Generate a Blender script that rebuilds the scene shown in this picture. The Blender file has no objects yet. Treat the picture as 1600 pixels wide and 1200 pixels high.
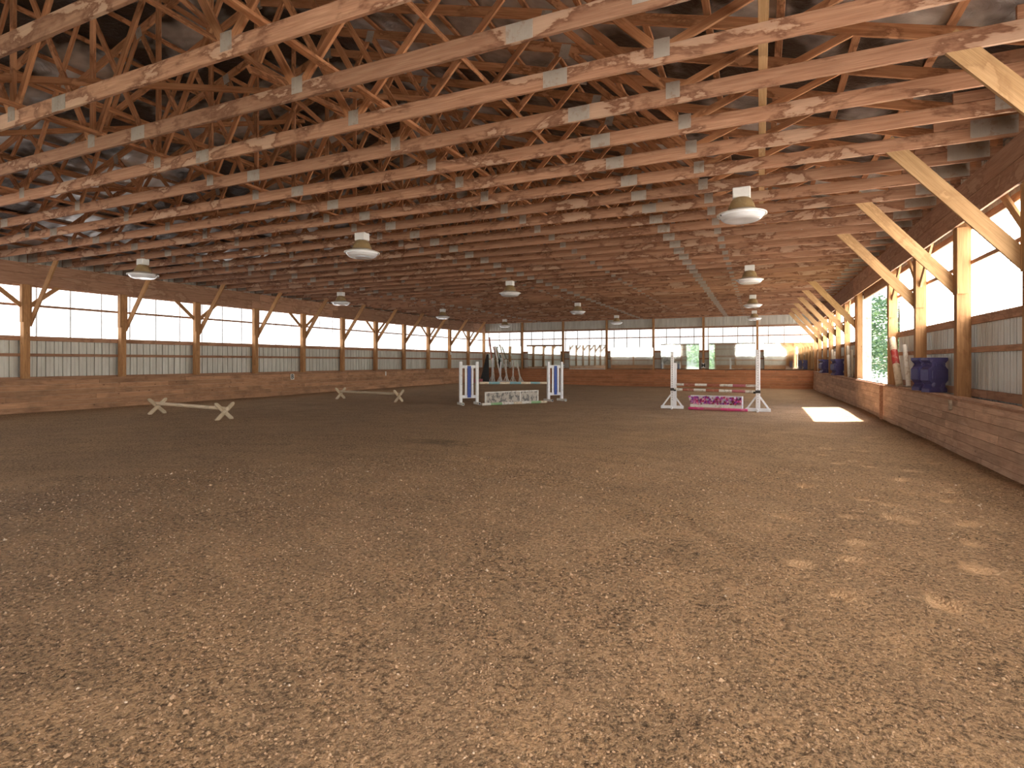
import bpy, bmesh, math, random
from mathutils import Vector, Matrix, noise
C = bpy.context.scene.collection
SC = bpy.context.scene
R = math.radians

# ------------------------------------------------------------------ camera, sky, sun, exposure
cam_d = bpy.data.cameras.new('camera')
cam = bpy.data.objects.new('camera', cam_d); C.objects.link(cam)
cam_d.sensor_width = 36.0
cam_d.lens = 864.0 / 1600.0 * 36.0
cam_d.shift_y = -35.0 / 1600.0
cam_d.clip_start = 0.05; cam_d.clip_end = 500
EYE = 1.56
cam.location = (0, 0, EYE)
cam.rotation_euler = (R(90), 0, R(24.13))
SC.camera = cam

SC.view_settings.view_transform = 'Standard'
SC.view_settings.look = 'None'
SC.view_settings.gamma = 1.0
SC.view_settings.use_curve_mapping = False
SC.view_settings.exposure = 0.56

world = bpy.data.worlds.new('sky'); SC.world = world
world.use_nodes = True
wn = world.node_tree.nodes; wl = world.node_tree.links
bg = wn['Background']
sky = wn.new('ShaderNodeTexSky'); sky.sky_type = 'NISHITA'; sky.sun_disc = False
sky.sun_elevation = R(56); sky.sun_rotation = R(55); sky.air_density = 1.0; sky.dust_density = 2.5
wl.new(sky.outputs[0], bg.inputs[0]); bg.inputs[1].default_value = 0.75

sun_d = bpy.data.lights.new('sun', 'SUN'); sun = bpy.data.objects.new('sun', sun_d); C.objects.link(sun)
sun_d.energy = 26.0; sun_d.angle = R(0.6); sun_d.color = (1.0, 0.98, 0.95)
sun.rotation_euler = Vector((-1.32, -0.80, -2.4)).to_track_quat('-Z', 'Y').to_euler()

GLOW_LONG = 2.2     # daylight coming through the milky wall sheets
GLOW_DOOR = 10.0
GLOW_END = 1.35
GLOW_NEAR = 9.0  # boosted to brighten the arena from behind the camera

SC.cycles.max_bounces = 7
SC.cycles.diffuse_bounces = 5
SC.cycles.glossy_bounces = 3
SC.cycles.transmission_bounces = 3
SC.cycles.sample_clamp_indirect = 6.0
SC.cycles.use_denoising = True

# ------------------------------------------------------------------ dimensions (metres)
BAY = 2.741
XL, XR = -19.95, 3.18            # post centre lines of the long walls
YF, YN = 39.08, -1.87            # far and near post centre lines
CH = 4.49                        # underside of the trusses
BEAM0 = 3.85
RAIL = 2.33
KICK = 1.055
LEFT_POSTS = [9.095 + BAY * k for k in range(-4, 11)] + [YF]
RIGHT_POSTS = [9.095 + BAY * k for k in range(-4, 11)]
RIGHT_POSTS = [y for y in RIGHT_POSTS if not 19.2 < y < 21.0] + [YF]
DOOR = (17.46, 22.50)
FAR_POSTS = [3.16 - 3.301 * k for k in range(8)]
XC = -8.52                       # ridge line
HALF = 11.66
TAN = 0.30

def floor_z(x, y):
    z = 0.018 * noise.noise(Vector((x * .33, y * .33, 3.1))) + 0.008 * noise.noise(Vector((x * 1.3, y * 1.3, 7.7)))
    t = min(1, max(0, (y - 20) / 17)); z -= 0.16 * t * t * (3 - 2 * t) * min(1, max(0, (x + 17) / 6))
    return z

# ------------------------------------------------------------------ material helpers
def nmat(name):
    m = bpy.data.materials.new(name); m.use_nodes = True
    nt = m.node_tree; b = nt.nodes['Principled BSDF']
    return m, nt, b, nt.nodes, nt.links
def mix(nt, fac, a, b, mode='MIX'):
    n = nt.nodes.new('ShaderNodeMix'); n.data_type = 'RGBA'; n.blend_type = mode
    for s, v in ((0, fac), (6, a), (7, b)):
        if hasattr(v, 'links'): nt.links.new(v, n.inputs[s])
        elif s == 0: n.inputs[0].default_value = v
        else: n.inputs[s].default_value = (*v[:3], 1)
    return n.outputs[2]
def ramp(nt, src, stops):
    n = nt.nodes.new('ShaderNodeValToRGB'); nt.links.new(src, n.inputs[0])
    e = n.color_ramp.elements
    while len(e) < len(stops): e.new(0.5)
    for i, (p, v) in enumerate(stops):
        e[i].position = p; e[i].color = (v, v, v, 1) if not hasattr(v, '__len__') else (*v, 1)
    return n.outputs[0]
def noise_t(nt, vec, scale, detail=4, rough=0.55, dist=0.0):
    n = nt.nodes.new('ShaderNodeTexNoise'); n.inputs['Scale'].default_value = scale
    n.inputs['Detail'].default_value = detail; n.inputs['Roughness'].default_value = rough
    n.inputs['Distortion'].default_value = dist
    if vec is not None: nt.links.new(vec, n.inputs['Vector'])
    return n.outputs[0]
def math_n(nt, op, a, b=0.0, c=None):
    n = nt.nodes.new('ShaderNodeMath'); n.operation = op
    for i, v in enumerate((a, b) if c is None else (a, b, c)):
        if hasattr(v, 'links'): nt.links.new(v, n.inputs[i])
        else: n.inputs[i].default_value = v
    return n.outputs[0]
def obj_coord(nt, per_object=True, scale=(1, 1, 1), island=False):
    tc = nt.nodes.new('ShaderNodeTexCoord'); out = tc.outputs['Object']
    if per_object:
        oi = nt.nodes.new('ShaderNodeObjectInfo')
        m = nt.nodes.new('ShaderNodeVectorMath'); m.operation = 'SCALE'; m.inputs[0].default_value = (37.1, 11.7, 5.3)
        src = oi.outputs['Random']
        if island:
            g = nt.nodes.new('ShaderNodeNewGeometry'); src = math_n(nt, 'ADD', src, g.outputs['Random Per Island'])
        nt.links.new(src, m.inputs['Scale'])
        a = nt.nodes.new('ShaderNodeVectorMath'); a.operation = 'ADD'
        nt.links.new(out, a.inputs[0]); nt.links.new(m.outputs[0], a.inputs[1]); out = a.outputs[0]
    s = nt.nodes.new('ShaderNodeVectorMath'); s.operation = 'MULTIPLY'; s.inputs[1].default_value = scale
    nt.links.new(out, s.inputs[0])
    return out, s.outputs[0]
def bump(nt, b, h, strength=0.3, dist=0.01):
    n = nt.nodes.new('ShaderNodeBump'); n.inputs['Strength'].default_value = strength; n.inputs['Distance'].default_value = dist
    nt.links.new(h, n.inputs['Height']); nt.links.new(n.outputs[0], b.inputs['Normal'])

def wood(name, c1, c2, stain=0.6, dark=(.07, .028, .012), pale=None, knots=0.0, rough=.75, island=False, dirt=0.0):
    """lumber: grain along local X; water stains are pale patches with a dark brown edge"""
    m, nt, b, N, L = nmat(name)
    raw, st = obj_coord(nt, True, (0.6, 9, 9), island)
    g1 = noise_t(nt, st, 3.0, 4, .6, .4)
    _, fine = obj_coord(nt, True, (1.5, 60, 60), island)
    g2 = noise_t(nt, fine, 2.0, 2, .5)
    col = mix(nt, ramp(nt, g1, [(.35, 0.0), (.65, 1.0)]), c1, c2)
    oi = N.new('ShaderNodeObjectInfo')
    rnd = oi.outputs['Random']
    if island:
        gi = N.new('ShaderNodeNewGeometry'); rnd = gi.outputs['Random Per Island']
    tint = math_n(nt, 'MULTIPLY_ADD', rnd, 0.42, 0.80)
    tn = N.new('ShaderNodeVectorMath'); tn.operation = 'SCALE'; L.new(col, tn.inputs[0]); L.new(tint, tn.inputs['Scale'])
    col = tn.outputs[0]
    col = mix(nt, math_n(nt, 'MULTIPLY', ramp(nt, g2, [(.40, 1.0), (.62, 0.0)]), .30), col, tuple(v * .5 for v in c1))
    if stain > 0:
        _, sc = obj_coord(nt, True, (1.1, 2.6, 2.6), island)
        w = noise_t(nt, sc, 1.0, 6, .62, .35)
        edge = ramp(nt, w, [(.50, 0.0), (.565, 1.0), (.585, .15), (.66, 0.0)])
        inside = ramp(nt, w, [(.57, 0.0), (.60, 1.0)])
        p = pale or tuple(min(1, v * 1.25 + .03) for v in c2)
        col = mix(nt, math_n(nt, 'MULTIPLY', inside, stain * .7), col, p)
        col = mix(nt, math_n(nt, 'MULTIPLY', edge, stain), col, dark)
    if knots > 0:
        v = N.new('ShaderNodeTexVoronoi'); v.inputs['Scale'].default_value = 2.2
        _, kc = obj_coord(nt, True, (1, 2.2, 2.2), island); L.new(kc, v.inputs['Vector'])
        col = mix(nt, math_n(nt, 'MULTIPLY', ramp(nt, v.outputs['Distance'], [(.05, 1.0), (.10, 0.0)]), knots), col, (.05, .02, .01))
    if dirt > 0:
        d = noise_t(nt, raw, .9, 5, .65)
        col = mix(nt, math_n(nt, 'MULTIPLY', ramp(nt, d, [(.48, 0.0), (.70, 1.0)]), dirt), col, (.09, .055, .035))
    L.new(col, b.inputs['Base Color']); b.inputs['Roughness'].default_value = rough
    b.inputs['Specular IOR Level'].default_value = .25
    bump(nt, b, g2, .25, .004)
    return m

def paint(name, col, rough=.5, wear=0.0, wearcol=(.25, .18, .12), metallic=0.0, scale=14):
    m, nt, b, N, L = nmat(name)
    raw, _ = obj_coord(nt)
    n = noise_t(nt, raw, scale, 5, .65)
    c = mix(nt, ramp(nt, n, [(.3, 0.0), (.7, 1.0)]), tuple(v * .9 for v in col), col)
    if wear > 0:
        w = noise_t(nt, raw, scale * .7, 6, .7)
        c = mix(nt, math_n(nt, 'MULTIPLY', ramp(nt, w, [(.60 - wear * .15, 0.0), (.68 - wear * .15, 1.0)]), min(1, wear + .3)), c, wearcol)
    L.new(c, b.inputs['Base Color']); b.inputs['Roughness'].default_value = rough; b.inputs['Metallic'].default_value = metallic
    return m

def glow_sheet(name, col, strength, dirt=.5, seam=.05):
    """milky plastic wall sheet lit by the day outside; seams and ribs let less light through"""
    m, nt, b, N, L = nmat(name)
    tc = N.new('ShaderNodeTexCoord'); sx = N.new('ShaderNodeSeparateXYZ'); L.new(tc.outputs['Object'], sx.inputs[0])
    def comb(period, width, x=None):
        f = math_n(nt, 'FRACT', math_n(nt, 'DIVIDE', sx.outputs[0], period))
        d = math_n(nt, 'ABSOLUTE', math_n(nt, 'SUBTRACT', f, .5))
        return math_n(nt, 'LESS_THAN', d, width / period / 2)
    ribs = comb(.2284, .030); seams = comb(.9137, seam)
    k = math_n(nt, 'SUBTRACT', 1.0, math_n(nt, 'MULTIPLY', ribs, .45))
    k = math_n(nt, 'MULTIPLY', k, math_n(nt, 'SUBTRACT', 1.0, math_n(nt, 'MULTIPLY', seams, .90)))
    st = N.new('ShaderNodeVectorMath'); st.operation = 'MULTIPLY'; st.inputs[1].default_value = (9, 1, 1.1); L.new(tc.outputs['Object'], st.inputs[0])
    streak = noise_t(nt, st.outputs[0], 2.2, 5, .6)
    sp = noise_t(nt, tc.outputs['Object'], 16, 4, .7)
    k = math_n(nt, 'MULTIPLY', k, ramp(nt, streak, [(.30, 1 - dirt * .75), (.56, 1.0)]))
    high = N.new('ShaderNodeMapRange'); L.new(sx.outputs[2], high.inputs[0]); high.inputs[1].default_value = 3.25; high.inputs[2].default_value = 3.9
    spd = math_n(nt, 'MULTIPLY', ramp(nt, sp, [(.54, 0.0), (.60, 1.0)]), high.outputs[0])
    k = math_n(nt, 'MULTIPLY', k, math_n(nt, 'SUBTRACT', 1.0, math_n(nt, 'MULTIPLY', spd, dirt * .9)))
    b.inputs['Base Color'].default_value = (.55, .55, .53, 1); b.inputs['Roughness'].default_value = .6
    b.inputs['Emission Color'].default_value = (*col, 1)
    L.new(math_n(nt, 'MULTIPLY', k, strength), b.inputs['Emission Strength'])
    return m

M = {}
M['truss'] = wood('truss_lumber', (.32, .155, .088), (.44, .24, .145), stain=.72, dark=(.11, .04, .018), pale=(.54, .37, .26))
M['web'] = wood('web_lumber', (.36, .15, .065), (.52, .25, .12), stain=.55, dark=(.12, .045, .018))
M['beam'] = wood('beam_lumber', (.36, .20, .125), (.46, .28, .18), stain=.4, dark=(.16, .07, .035), pale=(.50, .34, .23))
M['post'] = wood('post_lumber', (.36, .185, .08), (.50, .27, .12), stain=.15, knots=.5)
M['brace'] = wood('brace_lumber', (.46, .27, .125), (.58, .36, .18), stain=.3, dark=(.25, .12, .05))
M['girt'] = wood('girt_lumber', (.36, .19, .11), (.47, .27, .17), stain=.3)
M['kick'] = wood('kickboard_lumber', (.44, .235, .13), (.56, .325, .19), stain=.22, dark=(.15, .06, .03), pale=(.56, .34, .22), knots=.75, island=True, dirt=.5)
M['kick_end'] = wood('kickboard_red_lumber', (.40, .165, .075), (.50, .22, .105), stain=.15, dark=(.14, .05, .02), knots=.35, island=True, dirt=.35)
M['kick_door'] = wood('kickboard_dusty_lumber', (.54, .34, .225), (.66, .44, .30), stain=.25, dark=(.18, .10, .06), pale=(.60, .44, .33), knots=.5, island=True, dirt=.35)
M['bare'] = wood('bare_pole_lumber', (.55, .43, .29), (.68, .56, .40), stain=.3, dark=(.25, .18, .11), pale=(.66, .56, .43))
M['old'] = wood('old_grey_lumber', (.34, .27, .20), (.50, .42, .32), stain=.4, dark=(.15, .11, .08))
M['white'] = paint('white_paint', (.80, .80, .80), .45, .12)
M['white_worn'] = paint('worn_white_paint', (.72, .69, .62), .6, .45, (.38, .30, .22))
M['cream'] = paint('cream_paint', (.70, .58, .42), .6, .5, (.42, .30, .18))
M['blue'] = paint('blue_paint', (.008, .05, .30), .45, .05)
M['sky_blue'] = paint('faded_blue_paint', (.20, .38, .42), .6, .4, (.40, .36, .28))
M['green'] = paint('faded_green_paint', (.25, .42, .20), .6, .3, (.45, .40, .28))
M['rust'] = paint('rusty_red_paint', (.33, .10, .055), .6, .45, (.48, .30, .22))
M['rose'] = paint('faded_rose_paint', (.42, .12, .14), .6, .3, (.55, .35, .32))
M['pink'] = paint('pink_paint', (.62, .06, .20), .5, .4, (.60, .30, .32))
M['red'] = paint('red_paint', (.42, .035, .03), .55, .25, (.5, .3, .22))
M['navy'] = paint('purple_blue_plastic', (.075, .066, .19), .32, .2, (.20, .19, .30), scale=5)
M['black'] = paint('black_paint', (.015, .017, .018), .6)
M['dark_metal'] = paint('dark_metal', (.05, .045, .04), .45, .3, (.12, .07, .04), metallic=.6)
M['plate'] = paint('galvanised_plate', (.40, .34, .285), .5, .4, (.30, .20, .14), metallic=.2)
M['lamp_white'] = paint('lamp_white_enamel', (.78, .76, .72), .4)
M['lamp_tan'] = paint('lamp_dusty_brass', (.42, .29, .14), .42, .3, (.52, .42, .28), metallic=.35)
M['sign'] = paint('sign_white', (.80, .79, .74), .5)
M['letter'] = paint('letter_black', (.02, .02, .02), .5)
M['speckled'] = paint('worn_speckled_panel', (.46, .40, .33), .7, .75, (.13, .12, .11), scale=9)
M['board'] = paint('notice_board_paper', (.45, .45, .42), .6, .6, (.08, .08, .09), scale=6)
M['rope'] = paint('rope_fibre', (.62, .58, .50), .8, .2)
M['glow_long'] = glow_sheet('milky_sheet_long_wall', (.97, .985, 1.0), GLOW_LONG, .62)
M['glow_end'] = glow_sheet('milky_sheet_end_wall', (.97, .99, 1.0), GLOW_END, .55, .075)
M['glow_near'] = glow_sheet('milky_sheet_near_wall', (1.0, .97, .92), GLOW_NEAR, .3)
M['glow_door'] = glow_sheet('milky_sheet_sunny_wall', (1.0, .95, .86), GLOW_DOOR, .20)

def mk_siding():
    m, nt, b, N, L = nmat('painted_steel_siding')
    tc = N.new('ShaderNodeTexCoord')
    s = N.new('ShaderNodeVectorMath'); s.operation = 'MULTIPLY'; s.inputs[1].default_value = (3, 1, .6); L.new(tc.outputs['Object'], s.inputs[0])
    n = noise_t(nt, s.outputs[0], 1.5, 5, .6)
    c = mix(nt, ramp(nt, n, [(.3, 0.0), (.7, 1.0)]), (.44, .42, .37), (.60, .585, .53))
    sx = N.new('ShaderNodeSeparateXYZ'); L.new(tc.outputs['Object'], sx.inputs[0])
    L.new(c, b.inputs['Base Color']); b.inputs['Roughness'].default_value = .42; b.inputs['Metallic'].default_value = .15
    return m
M['siding'] = mk_siding()
def mk_foil():
    m, nt, b, N, L = nmat('foil_faced_roof_insulation')
    tc = N.new('ShaderNodeTexCoord')
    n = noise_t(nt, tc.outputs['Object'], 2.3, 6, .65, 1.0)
    roof_shade = noise_t(nt, tc.outputs['Object'], .5, 4, .6)
    c = mix(nt, ramp(nt, roof_shade, [(.38, 0.0), (.54, 1.0)]), (.80, .80, .80), (.08, .065, .055))  # dark patches in the foil colour imitate the shade up under the roof
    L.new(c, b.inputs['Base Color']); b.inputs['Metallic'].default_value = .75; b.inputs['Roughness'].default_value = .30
    bump(nt, b, n, .7, .08)
    return m
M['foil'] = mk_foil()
def mk_mirror():
    m, nt, b, N, L = nmat('dusty_mirror_glass')
    tc = N.new('ShaderNodeTexCoord'); n = noise_t(nt, tc.outputs['Object'], 2.5, 6, .7)
    b.inputs['Base Color'].default_value = (.80, .86, .83, 1); b.inputs['Metallic'].default_value = 1.0
    L.new(ramp(nt, n, [(.3, .012), (.75, .05)]), b.inputs['Roughness'])
    return m
M['mirror'] = mk_mirror()
def mk_sand():
    m, nt, b, N, L = nmat('arena_footing')
    tc = N.new('ShaderNodeTexCoord'); P = tc.outputs['Object']
    pk = N.new('ShaderNodeAttribute'); pk.attribute_name = 'packed'; loose = math_n(nt, 'SUBTRACT', 1.0, math_n(nt, 'MULTIPLY', pk.outputs['Fac'], .85))
    patch = ramp(nt, noise_t(nt, P, .9, 5, .65, .8), [(.38, .66), (.60, 1.0)])
    loose = math_n(nt, 'MULTIPLY', loose, patch)
    big = noise_t(nt, P, .35, 5, .6, .6)
    mid = noise_t(nt, P, 3.0, 6, .7)
    gr = noise_t(nt, P, 30, 4, .78)
    gr2 = noise_t(nt, P, 120, 2, .6)
    v = N.new('ShaderNodeTexVoronoi'); v.inputs['Scale'].default_value = 46; L.new(P, v.inputs['Vector'])
    c = mix(nt, ramp(nt, big, [(.35, 0.0), (.65, 1.0)]), (.50, .315, .18), (.575, .355, .19))
    c = mix(nt, math_n(nt, 'MULTIPLY', ramp(nt, mid, [(.40, 1.0), (.60, 0.0)]), .28), c, (.29, .20, .125))
    c = mix(nt, math_n(nt, 'MULTIPLY', ramp(nt, gr, [(.38, 1.0), (.53, 0.0)]), loose), c, (.085, .055, .034))
    gr3 = noise_t(nt, P, 16, 5, .8)
    c = mix(nt, math_n(nt, 'MULTIPLY', ramp(nt, gr3, [(.36, .7), (.50, 0.0)]), loose), c, (.16, .105, .062))
    c = mix(nt, math_n(nt, 'MULTIPLY', ramp(nt, gr2, [(.60, 0.0), (.72, 1.0)]), .45), c, (.58, .45, .32))
    # damp dark patch and drag lines left by the harrow
    dv = N.new('ShaderNodeVectorMath'); dv.operation = 'SUBTRACT'; L.new(P, dv.inputs[0]); dv.inputs[1].default_value = (-5.7, 9.15, 0)
    ds = N.new('ShaderNodeVectorMath'); ds.operation = 'MULTIPLY'; L.new(dv.outputs[0], ds.inputs[0]); ds.inputs[1].default_value = (.52, 1.15, 0)
    dl = N.new('ShaderNodeVectorMath'); dl.operation = 'LENGTH'; L.new(ds.outputs[0], dl.inputs[0])
    dd = math_n(nt, 'ADD', dl.outputs['Value'], math_n(nt, 'MULTIPLY', mid, .9))
    c = mix(nt, math_n(nt, 'MULTIPLY', ramp(nt, dd, [(.55, .75), (1.35 / 1.0 if False else .98, 0.0)]), .7), c, (.09, .066, .040))
    wv = N.new('ShaderNodeTexWave'); wv.wave_type = 'RINGS'; wv.rings_direction = 'Z'; wv.inputs['Scale'].default_value = .42
    wv.inputs['Distortion'].default_value = 2.5; wv.inputs['Detail'].default_value = 3; wv.inputs['Detail Scale'].default_value = .5
    wo = N.new('ShaderNodeVectorMath'); wo.operation = 'ADD'; wo.inputs[1].default_value = (5, 1.5, 0); L.new(P, wo.inputs[0]); L.new(wo.outputs[0], wv.inputs['Vector'])
    c = mix(nt, math_n(nt, 'MULTIPLY', ramp(nt, wv.outputs['Fac'], [(.0, 1.0), (.28, 0.0)]), .20), c, (.25, .17, .105))
    L.new(c, b.inputs['Base Color']); b.inputs['Roughness'].default_value = .95; b.inputs['Specular IOR Level'].default_value = .12
    h = math_n(nt, 'ADD', math_n(nt, 'MULTIPLY', math_n(nt, 'MULTIPLY', gr, 2.0), loose), math_n(nt, 'MULTIPLY', mid, 1.6))
    h = math_n(nt, 'ADD', h, math_n(nt, 'MULTIPLY', math_n(nt, 'SUBTRACT', 1.0, v.outputs['Distance']), .45))
    h = math_n(nt, 'ADD', h, math_n(nt, 'MULTIPLY', wv.outputs['Fac'], .5))
    bump(nt, b, h, 1.0, .035)
    return m
M['sand'] = mk_sand()
def mk_clod():
    m, nt, b, N, L = nmat('footing_clod')
    g = N.new('ShaderNodeNewGeometry')
    c = ramp(nt, g.outputs['Random Per Island'], [(0.0, (.10, .068, .044)), (.45, (.34, .22, .135)), (.97, (.50, .33, .20)), (1.0, (.62, .50, .38))])
    L.new(c, b.inputs['Base Color']); b.inputs['Roughness'].default_value = .95; b.inputs['Specular IOR Level'].default_value = .1
    return m
M['clod'] = mk_clod()
def leafmat(name, a, c):
    m, nt, b, N, L = nmat(name)
    g = N.new('ShaderNodeNewGeometry')
    L.new(ramp(nt, g.outputs['Random Per Island'], [(0.0, a), (1.0, c)]), b.inputs['Base Color'])
    b.inputs['Roughness'].default_value = .6
    return m
M['leaf'] = leafmat('tree_leaves', (.035, .075, .03), (.13, .20, .075))
M['bark'] = wood('tree_bark', (.12, .09, .06), (.22, .17, .12), stain=0)
M['pale_ground'] = leafmat('outside_ground', (.30, .31, .20), (.32, .32, .22))  # pale colour picked to bounce extra sunlight into the arena
def blossom_mat():
    m, nt, b, N, L = nmat('artificial_blossoms')
    g = N.new('ShaderNodeNewGeometry')
    c = ramp(nt, g.outputs['Random Per Island'], [(0.0, (.28, .03, .30)), (.30, (.55, .08, .45)), (.45, (.55, .05, .16)), (.62, (.75, .30, .45)), (.8, (.80, .70, .70)), (.92, (.30, .08, .06)), (1.0, (.10, .16, .05))])
    for e in c.node.color_ramp.elements: pass
    c.node.color_ramp.interpolation = 'CONSTANT'
    L.new(c, b.inputs['Base Color']); b.inputs['Roughness'].default_value = .6
    return m
M['blossom'] = blossom_mat()

# ------------------------------------------------------------------ mesh helpers
def link(name, me, mat, parent=None, mw=None):
    o = bpy.data.objects.new(name, me); C.objects.link(o)
    if mat is not None:
        for mm in (mat if isinstance(mat, (list, tuple)) else [mat]): me.materials.append(mm)
    if parent is not None: o.parent = parent
    if mw is not None: o.matrix_local = mw
    return o
def from_bm(name, bm, mat, parent=None, mw=None, smooth=False):
    bmesh.ops.recalc_face_normals(bm, faces=bm.faces)
    me = bpy.data.meshes.new(name); bm.to_mesh(me); bm.free()
    if smooth:
        for p in me.polygons: p.use_smooth = True
    return link(name, me, mat, parent, mw)
def box(bm, x0, x1, y0, y1, z0, z1, mi=0, bev=0.0):
    vs = [bm.verts.new((x, y, z)) for x in (x0, x1) for y in (y0, y1) for z in (z0, z1)]
    q = [(0, 1, 3, 2), (4, 6, 7, 5), (0, 4, 5, 1), (2, 3, 7, 6), (0, 2, 6, 4), (1, 5, 7, 3)]
    fs = [bm.faces.new([vs[i] for i in f]) for f in q]
    for f in fs: f.material_index = mi
    if bev > 0:
        es = list({e for f in fs for e in f.edges})
        r = bmesh.ops.bevel(bm, geom=es, offset=bev, segments=1, affect='EDGES')
        for f in r['faces']: f.material_index = mi
    return vs
def prism(bm, pts, y0, y1, mi=0):
    """extrude an outline in XZ along Y"""
    a = [bm.verts.new((x, y0, z)) for x, z in pts]; b = [bm.verts.new((x, y1, z)) for x, z in pts]
    n = len(pts); fs = []
    fs.append(bm.faces.new(a)); fs.append(bm.faces.new(b[::-1]))
    for i in range(n): fs.append(bm.faces.new((a[i], b[i], b[(i + 1) % n], a[(i + 1) % n])))
    for f in fs: f.material_index = mi
def lathe(bm, prof, n=28, mi=0, cap=True):
    """profile of (r, z) about Z"""
    rings = []
    for r, z in prof:
        rings.append([bm.verts.new((r * math.cos(2 * math.pi * i / n), r * math.sin(2 * math.pi * i / n), z)) for i in range(n)])
    for a, b in zip(rings, rings[1:]):
        for i in range(n):
            f = bm.faces.new((a[i], a[(i + 1) % n], b[(i + 1) % n], b[i])); f.material_index = mi
    if cap:
        for rg in (rings[0], rings[-1]):
            f = bm.faces.new(rg); f.material_index = mi
def frame_mw(p0, p1, n):
    p0, p1 = Vector(p0), Vector(p1)
    x = (p1 - p0).normalized(); n = Vector(n); y = (n - x * n.dot(x)).normalized(); z = x.cross(y)
    m = Matrix((x, y, z)).transposed().to_4x4(); m.translation = p0
    return m, (p1 - p0).length
def timber(name, p0, p1, w, t, n, mat, parent=None, ends=None):
    """a board from p0 to p1, t thick along n, w wide across"""
    mw, Ln = frame_mw(p0, p1, n)
    bm = bmesh.new()
    box(bm, 0, Ln, -t / 2, t / 2, -w / 2, w / 2, bev=min(.003, t * .1))
    return from_bm(name, bm, mat, parent, mw)
def empty(name, loc, rz=0.0, rx=0.0):
    o = bpy.data.objects.new(name, None); C.objects.link(o); o.location = loc; o.rotation_euler = (rx, 0, rz)
    o.empty_display_size = .2
    return o
def tag(o, label, cat=None, group=None, kind=None):
    if label: o['label'] = label
    if cat: o['category'] = cat
    if group: o['group'] = group
    if kind: o['kind'] = kind
    return o
def struct(o): o['kind'] = 'structure'; return o
kids = {}
def copy_tree(o, parent=None):
    c = o.copy(); C.objects.link(c)
    if parent is not None: c.parent = parent
    for ch in kids.get(o.name, []): copy_tree(ch, c)
    return c
def remember(o):
    for x in list(C.objects):
        if x.parent is not None:
            kids.setdefault(x.parent.name, [])
            if x not in kids[x.parent.name]: kids[x.parent.name].append(x)
ORD = ['', 'first', 'second', 'third', 'fourth', 'fifth', 'sixth', 'seventh', 'eighth', 'ninth', 'tenth', 'eleventh', 'twelfth', 'thirteenth',
       'fourteenth', 'fifteenth', 'sixteenth', 'seventeenth', 'eighteenth', 'nineteenth', 'twentieth']
def ordn(i):
    if i <= 20: return ORD[i]
    t = {2: 'twenty', 3: 'thirty', 4: 'forty', 5: 'fifty'}[i // 10]
    return {2: 'twentieth', 3: 'thirtieth', 4: 'fortieth', 5: 'fiftieth'}[i // 10] if i % 10 == 0 else t + '-' + ORD[i % 10]

# ------------------------------------------------------------------ floor
def lin(a, b, step): n = max(1, int(round((b - a) / step))); return [a + (b - a) * i / n for i in range(n)]
xs = lin(-20.1, -6, .30) + lin(-6, -1, .12) + lin(-1, 3.5, .045) + [3.5]
ys = lin(-2.2, 1.5, .4) + lin(1.5, 12, .055) + lin(12, 22, .16) + lin(22, 39.4, .4) + [39.4]
random.seed(5)
hoofs = [(1.07, 7.32), (.81, 6.44), (.77, 5.56), (.29, 4.82), (1.24, 6.58), (1.08, 4.37), (.52, 4.28), (1.09, 11.43), (1.11, 9.84), (1.29, 9.01), (.74, 8.53),
         (1.28, 7.14), (1.66, 5.93), (.66, 5.06), (1.5, 5.2), (1.8, 6.6), (1.9, 7.6), (1.75, 8.8), (2.0, 9.6), (.5, 7.8), (.95, 10.6), (1.4, 10.2), (1.6, 11.8), (2.1, 8.2)]
hoofs += [(random.uniform(.2, 2.6), random.uniform(4.0, 14)) for _ in range(9)]
hv = []
for hx, hy in hoofs: hv.append((hx, hy, random.uniform(.075, .115), random.uniform(0, 3.1), random.uniform(.026, .05)))
def packed(x, y):
    v_ = 0.0
    if -1 < x < 3.3 and 3 < y < 15:
        for hx, hy, r, a, d in hv:
            dx, dy = x - hx, y - hy
            if abs(dx) < .3 and abs(dy) < .3:
                u = dx * math.cos(a) + dy * math.sin(a); v = -dx * math.sin(a) + dy * math.cos(a)
                v_ = max(v_, min(1, max(0, (1.15 - math.hypot(u / (r * 1.25), v / r)) * 3)))
    return v_
def ground(x, y):
    z = floor_z(x, y)
    if -1 < x < 3.3 and 3 < y < 15:
        for hx, hy, r, a, d in hv:
            dx, dy = x - hx, y - hy
            if abs(dx) < .4 and abs(dy) < .4:
                u = dx * math.cos(a) + dy * math.sin(a); v = -dx * math.sin(a) + dy * math.cos(a)
                q = math.hypot(u / (r * 1.25), v / r)
                if q < 1: z -= d * (1 - q * q) * (1.1 + u / r * .5)
                elif q < 1.7: z += d * .35 * (1.7 - q) / .7 * (1 if u > 0 else .4)
    # soft ruts that curve away from the camera
    for cx, cy, rr in ((-6, 2, 6.2), (-6, 2, 7.3), (-12, -4, 12.5), (-4.5, 3.0, 4.4)):
        q = math.hypot(x - cx, y - cy) - rr
        if abs(q) < .30: z += .010 * math.cos(q / .30 * math.pi)
    z += .05 * max(0, (x - 2.55)) * (1 + .6 * noise.noise(Vector((y * .8, 1, 2)))) + .05 * max(0, (-19.2 - x))
    return z
bm = bmesh.new()
g = [[bm.verts.new((x, y, ground(x, y))) for y in ys] for x in xs]
for i in range(len(xs) - 1):
    for j in range(len(ys) - 1):
        bm.faces.new((g[i][j], g[i + 1][j], g[i + 1][j + 1], g[i][j + 1]))
fo = struct(from_bm('floor', bm, M['sand'], smooth=True))
at = fo.data.attributes.new('packed', 'FLOAT', 'POINT')
for i_, v_ in enumerate(fo.data.vertices): at.data[i_].value = packed(v_.co.x, v_.co.y)

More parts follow.
